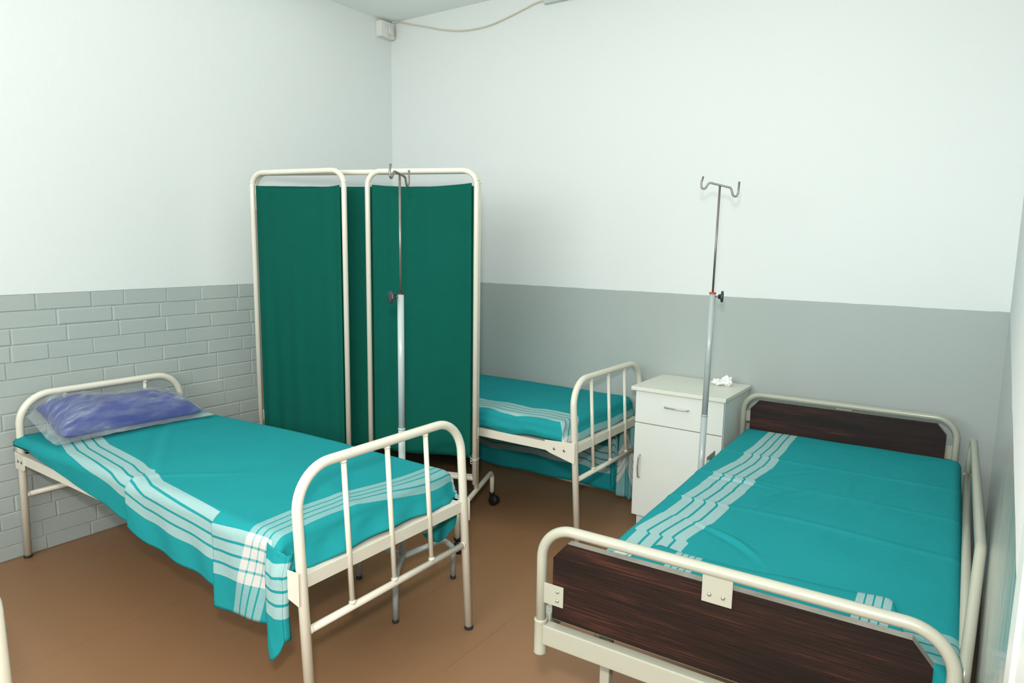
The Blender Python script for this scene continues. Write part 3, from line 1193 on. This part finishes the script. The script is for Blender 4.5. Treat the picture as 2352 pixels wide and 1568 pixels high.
def build_sheet_c():
    bm = bmesh.new()
    uvl = bm.loops.layers.uv.new('UVMap')
    x0, x1 = 0.020, 0.908
    y0, y1 = -0.020, -1.935
    ra = 0.030

    def ztop(x, y):
        h = 0.573 + 0.0028 * nz(x * 2.5, y * 2.2, 5) + 0.0012 * nz(x * 8, y * 8, 6)
        # cross folds from having been folded
        for k, c in enumerate((-0.47, -0.80, -1.12)):
            d = y - c + 0.04 * (x - 0.4) + 0.01 * math.sin(x * 6 + k)
            h += 0.0058 * math.exp(-(abs(d) / 0.012) ** 1.4) * (0.6 + 0.4 * nz(x * 3, k * 2.3, 1))
        for (cx, cy, ang, ln, am) in ((0.36, -0.93, 1.15, 0.16, 0.006), (0.30, -0.66, 1.0, 0.13, 0.0045), (0.56, -0.60, 1.4, 0.10, 0.003),
                                      (0.33, -1.38, -0.6, 0.12, 0.006), (0.19, -0.83, 0.1, 0.10, 0.0045), (0.66, -0.72, 1.2, 0.10, 0.003),
                                      (0.55, -0.85, 1.3, 0.10, 0.002)):
            dx_, dy_ = x - cx, y - cy
            a = dx_ * math.cos(ang) + dy_ * math.sin(ang)
            b = -dx_ * math.sin(ang) + dy_ * math.cos(ang)
            b += 0.15 * a * a / ln
            am *= 1.6
            h += am * math.exp(-(b / 0.008) ** 2) * math.exp(-(a / ln) ** 2) - am * 0.5 * math.exp(-((b + 0.016) / 0.012) ** 2) * math.exp(-(a / ln) ** 2)
        return h
    hl = lambda y: 0.506 + 0.004 * math.sin(y * 9)

    def sect(y):
        jog = 0.0
        pts = []
        zt = ztop(x0 + ra, y)
        zh = hl(y)
        xw = 0.006 * nz(y * 4, 1, 1) + 0.010 * ss(-1.3, -1.8, y)
        L = zt - ra - zh
        for i in range(4):
            t = i / 4
            pts.append((x0 + xw * 0.4 - 0.004 * (1 - t), zh + L * t, L * t))
        for i in range(6):
            a = i / 6 * PI / 2
            pts.append((x0 + xw * 0.4 + ra * (1 - math.cos(a)), zt - ra + ra * math.sin(a), L + ra * a))
        b = L + ra * PI / 2
        n = 86
        for i in range(n):
            x = lerp(x0 + xw * 0.4 + ra, x1 - ra, i / n)
            pts.append((x, ztop(x, y), b + x - x0 - ra))
        b += x1 - x0 - 2 * ra
        for i in range(6):
            a = i / 6 * PI / 2
            pts.append((x1 - ra + ra * math.sin(a), ztop(x1 - ra, y) - ra + ra * math.cos(a), b + ra * a))
        b += ra * PI / 2
        for i in range(6):
            t = i / 5
            pts.append((x1 + 0.0 + 0.004 * math.sin(y * 12) * t, zt - ra - 0.042 * t, b + 0.042 * t))
        return pts

    def jog(y):
        # the stripes jog sideways at every fold line
        s = 0.0
        for c, w in ((-0.47, 0.007), (-0.62, -0.003), (-0.80, 0.010), (-0.94, 0.003), (-1.12, 0.009), (-1.30, -0.004), (-1.47, 0.014), (-1.66, -0.008)):
            s += w * ss(c - 0.008, c + 0.008, y) - w * 0.9 * ss(c, c + 0.20, y)
        return s
    ys = [y0 - 0.028 + (y1 + 0.03 - y0 + 0.028) * i / 190 for i in range(191)]
    V = []
    for y in ys:
        band0 = lerp(0.175, 0.090, ss(-0.1, -1.7, y))
        usc = lerp(1.28, 1.0, ss(-0.02, -1.0, y))
        V.append([(bm.verts.new((x, y, z)), ((s - band0 + jog(y)) * usc, -(y) - 1.622 if y < -0.3 else 5.0 + y + 0.030))
                  for x, z, s in sect(y)])
    for i in range(len(ys) - 1):
        for j in range(len(V[0]) - 1):
            q = (V[i][j], V[i + 1][j], V[i + 1][j + 1], V[i][j + 1])
            f = bm.faces.new([a[0] for a in q])
            # keep the two cross bands apart where the pattern coordinate jumps
            jump = abs(q[0][1][1] - q[1][1][1]) > 1
            for k, (lp, a) in enumerate(zip(f.loops, q)):
                u, v = a[1]
                if jump:
                    v = -0.5
                lp[uvl].uv = (u, v)
    # ends: head and foot curves
    for idx, sg in ((0, 1), (len(ys) - 1, -1)):
        last = V[idx]
        prev = last
        for i in range(1, 9):
            a = i / 8 * PI / 2
            cur = []
            for base in last:
                p0 = base[0].co
                h = max(p0.z - 0.512, 0.0)
                rr = 0.026
                cur.append((bm.verts.new((p0.x, p0.y + sg * rr * math.sin(a), p0.z - h * (1 - math.cos(a)))), (base[1][0], base[1][1] + (0.05 * i / 8 if sg < 0 else 0.05 * i / 8 * 0.6))))
            for j in range(len(last) - 1):
                q = (prev[j], cur[j], cur[j + 1], prev[j + 1])
                f = bm.faces.new([c[0] for c in q])
                for lp, c in zip(f.loops, q):
                    lp[uvl].uv = c[1]
            prev = cur
    # loose flap of doubled cloth across the foot end
    def flap(u, v):
        x = lerp(0.115, 0.800, u)
        yb = -1.545 - 0.018 * math.sin(u * 5.0) + 0.012 * nz(u * 6, 0, 3) - 0.16 * ss(0.93, 1.0, u) - 0.10 * ss(0.07, 0.0, u)
        ye = -1.925
        y = lerp(yb, ye, v)
        edge = min(v * 6, 1.0) ** 0.5
        edge2 = min(u * 14, (1 - u) * 14, 1.0)
        z = ztop(x, y) + 0.0025 + 0.0150 * math.sqrt(max(edge * edge2, 0)) * (1 - 0.5 * v) + 0.004 * nz(x * 9, y * 9, 4) * edge
        s = (x - 0.118)
        U = (x - 0.222) * 2.2
        if x > 0.45:
            U = 1.0 + (x - 0.682) * 2.1
        V2 = -0.2
        return Vector((x, y, z)), (U, V2)
    vv = grid(bm, uvl, 80, 30, flap)
    o = new_obj('bed_sheet', bm, M_SHEET)
    m = o.modifiers.new('thick', 'SOLIDIFY'); m.thickness = 0.0016; m.offset = 1
    for v in o.data.vertices:
        v.co -= Vector((0.45, -0.98, 0.53))
    o.location = MC @ Vector((0.45, -0.98, 0.53))
    o.rotation_euler = (0, 0, TH_C)
    return o


sc_ = build_sheet_c()
tag(sc_, 'teal sheet with one wide striped border tucked on the hospital bed with dark boards', 'bed sheet', 'teal striped bed sheets')


# ------------------------------------------------------------------ drip stands
def make_iv():
    root = empty('drip_stand', (0, 0, 0))
    ztop_leg = 0.175
    bm = bmesh.new()
    tube(bm, [(0, 0, ztop_leg - 0.03), (0, 0, 0.70)], 0.0138, 18)
    tube(bm, [(0, 0, 0.70), (0, 0, 1.245)], 0.0130, 18)
    lathe(bm, [(0.0146, 0), (0.0152, 0.004), (0.0140, 0.008)], (0, 0, 0.696), 'Z', 18)
    new_obj('lower_pole', bm, M_POLE, root)
    for k in range(3):
        a = math.radians(-53 + 120 * k)
        c, s = math.cos(a), math.sin(a)
        R = 0.234
        bm = bmesh.new()
        tube(bm, [(0.008 * c, 0.008 * s, ztop_leg - 0.018), (R * 0.80 * c, R * 0.80 * s, ztop_leg + 0.012), (R * c, R * s, ztop_leg - 0.035), (R * c, R * s, 0.014)],
             0.0118, 14, [0, 0.05, 0.03, 0], 8)
        lg = new_obj('leg', bm, M_POLE, root)
        bm = bmesh.new()
        lathe(bm, [(0.0115, 0), (0.0130, 0.002), (0.0130, 0.014), (0.0120, 0.015)], (R * c, R * s, 0), 'Z', 14)
        new_obj('rubber_foot', bm, M_RUBBER, lg)
    bm = bmesh.new()
    tube(bm, [(0, 0, 1.20), (0, 0, 1.700)], 0.0046, 10)
    new_obj('upper_rod', bm, M_STEEL, root)
    bm = bmesh.new(); lathe(bm, [(0.0146, 0), (0.0152, 0.001), (0.0152, 0.006), (0.0100, 0.0075)], (0, 0, 1.243), 'Z', 18)
    new_obj('collar', bm, M_BLACK, root)
    return root


def add_hooks(root, ang, tilt):
    c, s = math.cos(ang), math.sin(ang)
    P = lambda d, z: (d * c, d * s, z + d * tilt)
    bm = bmesh.new()
    tube(bm, [P(-0.070, 1.722), P(-0.077, 1.694), P(-0.075, 1.672), P(-0.060, 1.672), P(-0.045, 1.703), P(0.045, 1.703), P(0.056, 1.672), P(0.070, 1.672), P(0.076, 1.692), P(0.077, 1.736)],
         0.0042, 9, [0, 0.02, 0.009, 0.012, 0.012, 0.012, 0.012, 0.009, 0.02, 0], 6)
    return new_obj('hook_bar', bm, M_STEEL, root)


def add_knob(root, ang, along):
    """clamp screw sticking out at angle ang"""
    c, s = math.cos(ang), math.sin(ang)
    k = empty('tmp', (0, 0, 0))
    bpy.data.objects.remove(k)
    R = Matrix.Translation((0, 0, 1.232)) @ Matrix.Rotation(ang, 4, 'Z') @ Matrix.Rotation(PI / 2, 4, 'Y')
    bm = bmesh.new()
    lathe(bm, [(0.004, 0.010), (0.004, 0.030)], (0, 0, 0), 'Z', 10)
    for v in bm.verts:
        v.co = R @ v.co
    st = new_obj('clamp_screw', bm, M_STEEL, root)
    bm = bmesh.new()
    seg = 36
    prof = [(0.010, 0.024, 0), (0.011, 0.034, 0), (0.0235, 0.035, 1), (0.0250, 0.038, 1), (0.0250, 0.043, 1), (0.022, 0.046, 1), (0.010, 0.0465, 0)]
    rings = []
    for r, h, lob in prof:
        ring = []
        for i in range(seg):
            a = 2 * PI * i / seg
            rr = r * (1 - 0.10 * lob * (0.5 + 0.5 * math.cos(7 * a)))
            ring.append(bm.verts.new(R @ Vector((rr * math.cos(a), rr * math.sin(a), h))))
        rings.append(ring)
    for a, b in zip(rings, rings[1:]):
        for i in range(seg):
            bm.faces.new((a[i], a[(i + 1) % seg], b[(i + 1) % seg], b[i]))
    bm.faces.new(rings[0][::-1]); bm.faces.new(rings[-1])
    new_obj('clamp_knob', bm, M_KNOB, root)


iv_a = make_iv()
iv_b = copy_tree(iv_a)
iv_a.location = (1.610, -1.592, 0)
iv_b.location = (2.498, -0.595, 0)
iv_b.rotation_euler = (0, math.radians(1.1), math.radians(-37))
tag(iv_a, 'pale grey drip stand with steel hooks in front of the green folding screen', 'drip stand', 'drip stands')
tag(iv_b, 'pale grey drip stand with a red collar between the white cabinet and the hospital bed', 'drip stand', 'drip stands')
add_hooks(iv_a, math.radians(106), -0.15)
add_hooks(iv_b, math.radians(20 + 37), -0.24)
add_knob(iv_a, math.radians(-112), 0)
add_knob(iv_b, math.radians(15 + 37), 0)
for ch in iv_b.children:
    if ch.name.startswith('collar'):
        ch.data = ch.data.copy()
        ch.data.materials[0] = M_RED
        ch['label'] = 'red collar'


# ------------------------------------------------------------------ folding screen
def build_screen():
    Lh = Vector((0.300, -1.310, 0)); Rh = Vector((1.440, -0.880, 0))
    root = empty('folding_screen', ((Lh + Rh) / 2))
    tag(root, 'three-panel dark green cloth folding screen in a cream tube frame on casters', 'folding screen')
    O = (Lh + Rh) / 2
    ZT, ZB, r = 1.786, 0.265, 0.0132

    def frame(a, b, name, zlow):
        bm = bmesh.new()
        a3, b3 = a - O, b - O
        tube(bm, [(a3.x, a3.y, zlow), (a3.x, a3.y, ZT), (b3.x, b3.y, ZT), (b3.x, b3.y, zlow)], r, 16, 0.070, 12)
        return new_obj(name, bm, M_CREAM, root)

    def lowbar(a, b):
        bm = bmesh.new()
        a3, b3 = a - O, b - O
        tube(bm, [(a3.x, a3.y, ZB), (b3.x, b3.y, ZB)], 0.0118, 12)
        new_obj('lower_bar', bm, M_CREAM, root)

    def cloth(a, b, seed, sag, ins=0.024):
        d = (b - a); L = d.length; d.normalize()
        nrm = Vector((-d.y, d.x, 0))
        bm = bmesh.new()
        uvl = bm.loops.layers.uv.new('UVMap')

        def fn(u, v):
            s = lerp(ins, L - ins, u)
            e = 4 * u * (1 - u)
            zt = 1.722 - sag * e + 0.006 * u * (1 if seed == 1 else -1)
            zb = 0.372 + 0.004 * math.sin(u * 9 + seed)
            z = lerp(zb, zt, v)
            off = 0.0055 * nz(s * 16, z * 0.7, seed * 3.1) + 0.0036 * math.sin(s * 62 + seed + z) * (0.35 + 0.65 * math.exp(-((u - 0.15) / 0.2) ** 2)) \
                + 0.005 * math.exp(-((u - 0.93) / 0.03) ** 2) - 0.004 * math.exp(-((u - 0.08) / 0.03) ** 2)
            # sewn hems / sleeves at the sides and ends
            off *= (0.2 + 0.8 * min(1, e * 3))
            p = a + d * s + nrm * off
            return Vector((p.x - O.x, p.y - O.y, z)), (s, z)
        grid(bm, uvl, 70, 60, fn)
        o = new_obj('cloth_panel', bm, M_CURTAIN, root)
        m = o.modifiers.new('t', 'SOLIDIFY'); m.thickness = 0.003; m.offset = 0
        # corner ties
        for u, sgn in ((0.0, -1), (1.0, 1)):
            for v in (0.0, 1.0):
                p, _ = fn(u, v)
                post = (a if u == 0 else b) - O
                bm = bmesh.new()
                q = Vector((post.x, post.y, p.z + (0.012 if v else -0.006)))
                mid = (p + q) / 2 + Vector((0, 0, 0.006))
                tube(bm, [tuple(p - Vector((0, 0, 0.012 if v else -0.012))), tuple(p), tuple(mid), tuple(q + (p - q).normalized() * r)], 0.0014, 6)
                lathe(bm, [(r + 0.0012, -0.0015), (r + 0.0024, 0), (r + 0.0012, 0.0015)], q, 'Z', 14)
                new_obj('tie_string', bm, M_STRING, o)
    off = Vector((0.010, -0.026, 0))
    LW_ = Vector((0.862, -1.196, 0)) + Vector((0.010, -0.020, 0)); RW = Vector((0.925, -1.112, 0))
    frame(Lh, Rh, 'panel_frame', 0.205)
    lowbar(Lh, Rh)
    cloth(Lh, Rh, 2, 0.004)
    La = Lh + off; Ra = Rh + off
    frame(La, LW_, 'panel_frame', 0.235)
    lowbar(La, LW_)
    cloth(La, LW_, 0, 0.018)
    frame(RW, Ra, 'panel_frame', 0.235)
    lowbar(RW, Ra)
    cloth(RW, Ra, 1, 0.014)
    # hinges
    for h, hh in ((Lh, La), (Rh, Ra)):
        for z in (0.50, 1.62):
            bm = bmesh.new()
            c = (h + hh) / 2 - O
            lathe(bm, [(0.006, -0.03), (0.006, 0.03)], (c.x + 0.010, c.y, z), 'Z', 10)
            box(bm, c.x - 0.002, c.x + 0.010, c.y - 0.012, c.y + 0.012, z - 0.02, z + 0.02)
            new_obj('hinge', bm, M_CREAM, root, bevel=0.001)
    # feet tubes on casters
    dirv = Vector((0.113, -0.290, 0))
    for h in (Lh, Rh):
        mid = h - O
        A = mid + dirv; B = mid - dirv
        dn = dirv.normalized()
        bm = bmesh.new()
        zf = 0.192
        tube(bm, [(A.x, A.y, 0.060), (A.x, A.y, zf), (B.x, B.y, zf), (B.x, B.y, 0.060)], 0.0128, 14, 0.045, 9)
        ft = new_obj('base_foot', bm, M_CREAM, root)
        for P in (A, B):
            bm = bmesh.new()
            lathe(bm, [(0.004, 0.0), (0.016, 0.001), (0.0165, 0.012), (0.012, 0.014)], (P.x, P.y, 0.060), 'Z', 14)
            # hooded twin wheel
            bmesh.ops.create_uvsphere(bm, u_segments=20, v_segments=12, radius=0.030,
                                      matrix=Matrix.Translation((P.x + 0.012, P.y, 0.0305)) @ Matrix.Diagonal((0.95, 0.62, 1.0, 1)))
            lathe(bm, [(0.020, -0.020), (0.026, -0.018), (0.026, 0.018), (0.020, 0.020)], (P.x + 0.016, P.y, 0.0265), 'Y', 20)
            new_obj('caster', bm, M_BLACK, ft)
    # small metal ring at the foot of the right wing
    bm = bmesh.new()
    c = Ra - O + Vector((-0.020, 0, 0.352))
    for dz in (-0.007, 0.006):
        ring = [(c.x + 0.0075 * math.cos(k * PI / 6), c.y, c.z + dz + 0.0075 * math.sin(k * PI / 6)) for k in range(13)]
        tube(bm, ring, 0.0018, 6, caps=False)
    new_obj('hook_ring', bm, M_STRING, root)
    return root


build_screen()


# ------------------------------------------------------------------ bedside cabinet
def build_cabinet():
    root = empty('bedside_cabinet', (2.309, -0.20, 0))
    tag(root, 'white bedside cabinet with one drawer over a door, standing between two beds', 'cabinet')
    O = Vector((2.309, -0.20, 0))
    X0, X1, YF, YK = 2.086 - O.x, 2.533 - O.x, -0.392 - O.y, -0.022 - O.y
    bm = bmesh.new()
    box(bm, X0, X1, YF + 0.003, YK, 0.072, 0.726)
    new_obj('carcass', bm, M_LAM, root, smooth=False, bevel=0.001)
    bm = bmesh.new(); box(bm, X0 - 0.020, X1 + 0.011, -0.422 - O.y, -0.012 - O.y, 0.7265, 0.745)
    new_obj('cabinet_top', bm, M_LAMTOP, root, smooth=False, bevel=0.0015)
    bm = bmesh.new(); box(bm, X0 + 0.004, X1 - 0.004, YF + 0.045, YK, 0.0, 0.0725)
    new_obj('plinth', bm, M_LAM, root, smooth=False)
    bm = bmesh.new(); box(bm, X0 + 0.001, X1 - 0.001, YF - 0.014, YF + 0.001, 0.563, 0.722)
    dr = new_obj('drawer', bm, M_LAM, root, smooth=False, bevel=0.0012)
    bm = bmesh.new(); box(bm, X0 + 0.001, X1 - 0.001, YF - 0.014, YF + 0.001, 0.074, 0.558)
    dd = new_obj('cabinet_door', bm, M_LAM, root, smooth=False, bevel=0.0012)
    yf = YF - 0.014
    bm = bmesh.new()
    tube(bm, [(-0.065, yf, 0.660), (-0.062, yf - 0.018, 0.662), (0.0, yf - 0.026, 0.663), (0.052, yf - 0.018, 0.662), (0.055, yf, 0.660)], 0.0042, 10, 0.006, 5)
    new_obj('handle', bm, M_CHROME, dr)
    bm = bmesh.new()
    xh = X0 + 0.036
    tube(bm, [(xh, yf, 0.394), (xh, yf - 0.018, 0.390), (xh, yf - 0.027, 0.335), (xh, yf - 0.018, 0.280), (xh, yf, 0.276)], 0.0042, 10, 0.006, 5)
    new_obj('handle', bm, M_CHROME, dd)
    return root


build_cabinet()


def tissue(cx, cy, s, seed, label, tall):
    bm = bmesh.new()
    bmesh.ops.create_icosphere(bm, subdivisions=4, radius=1.0)
    for v in bm.verts:
        n = v.co.normalized()
        k = 1 + 0.55 * noise.noise(n * 1.9 + Vector((seed, 0, 0))) + 0.28 * noise.noise(n * 5 + Vector((0, seed, 0)))
        v.co = Vector((n.x * s[0] * k, n.y * s[1] * k, (n.z + 0.5) * s[2] * k))
        if n.z > 0.55:
            v.co.z *= 1 + tall * (n.z - 0.55)
            v.co.x *= 1 + 0.8 * tall * (n.z - 0.55) * (1 if n.x > 0 else -1) * n.x
    zmin = min(v.co.z for v in bm.verts)
    for v in bm.verts:
        v.co.z -= zmin
    o = new_obj('crumpled_tissue', bm, M_TISSUE, None, smooth=False)
    o.location = (cx, cy, 0.745)
    tag(o, label, 'tissue', 'crumpled tissues on the cabinet')
    return o


tissue(2.405, -0.125, (0.026, 0.020, 0.013), 2.3, 'flatter crumpled white tissue on the cabinet top, nearer the drip stand pole', 0.3)
tissue(2.448, -0.115, (0.023, 0.018, 0.017), 7.1, 'taller crumpled white tissue on the cabinet top, nearer the hospital bed', 1.6)


# ------------------------------------------------------------------ corner box, cable, fixture
root = empty('junction_box', (0.0, -0.080, 2.835))
tag(root, 'small white junction box with round cover fixed below the ceiling in the corner', 'junction box')
bm = bmesh.new(); box(bm, 0.0, 0.050, -0.062, 0.062, -0.047, 0.052)
new_obj('box_body', bm, M_BOX, root, smooth=False, bevel=0.004)
bm = bmesh.new(); lathe(bm, [(0.036, 0.050), (0.036, 0.060), (0.033, 0.063)], (0, 0.012, -0.002), 'X', 24)
for v in bm.verts:
    pass
new_obj('round_cover', bm, M_BOX, root)
bm = bmesh.new()
arc = [(0.060, 0.012 + 0.030 * math.cos(a), -0.002 + 0.030 * math.sin(a)) for a in [math.radians(140 + 12 * i) for i in range(12)]]
tube(bm, arc, 0.004, 8)
new_obj('amber_strip', bm, M_AMBER, root)

bm = bmesh.new()
cab = [(0.052, -0.045, 2.892), (0.088, -0.012, 2.898), (0.20, -0.010, 2.865), (0.321, -0.008, 2.832), (0.47, -0.008, 2.790), (0.614, -0.008, 2.763), (0.74, -0.008, 2.755),
       (0.853, -0.008, 2.761), (0.97, -0.008, 2.782), (1.077, -0.008, 2.806), (1.17, -0.008, 2.828), (1.235, -0.010, 2.834)]
# smooth the polyline
pts = []
for i in range(len(cab) - 1):
    p0 = Vector(cab[max(i - 1, 0)]); p1 = Vector(cab[i]); p2 = Vector(cab[i + 1]); p3 = Vector(cab[min(i + 2, len(cab) - 1)])
    for k in range(6):
        t = k / 6
        pts.append(0.5 * ((2 * p1) + (-p0 + p2) * t + (2 * p0 - 5 * p1 + 4 * p2 - p3) * t * t + (-p0 + 3 * p1 - 3 * p2 + p3) * t ** 3))
pts.append(Vector(cab[-1]))
tube(bm, pts, 0.0048, 10)
cb = new_obj('cable', bm, M_CABLE)
recenter(cb, (0.6, -0.008, 2.78))
tag(cb, 'beige cable sagging along the top of the back wall from the corner box', 'cable')

bm = bmesh.new(); box(bm, -0.35, 0.35, -0.030, 0.0, -0.03, 0.03)
fx = new_obj('wall_fixture', bm, M_FIX, None, smooth=False, bevel=0.004)
fx.location = (1.235 + 0.355, 0.0, 2.838)
tag(fx, 'flat pale grey fixture high on the back wall where the beige cable ends', 'wall fixture')
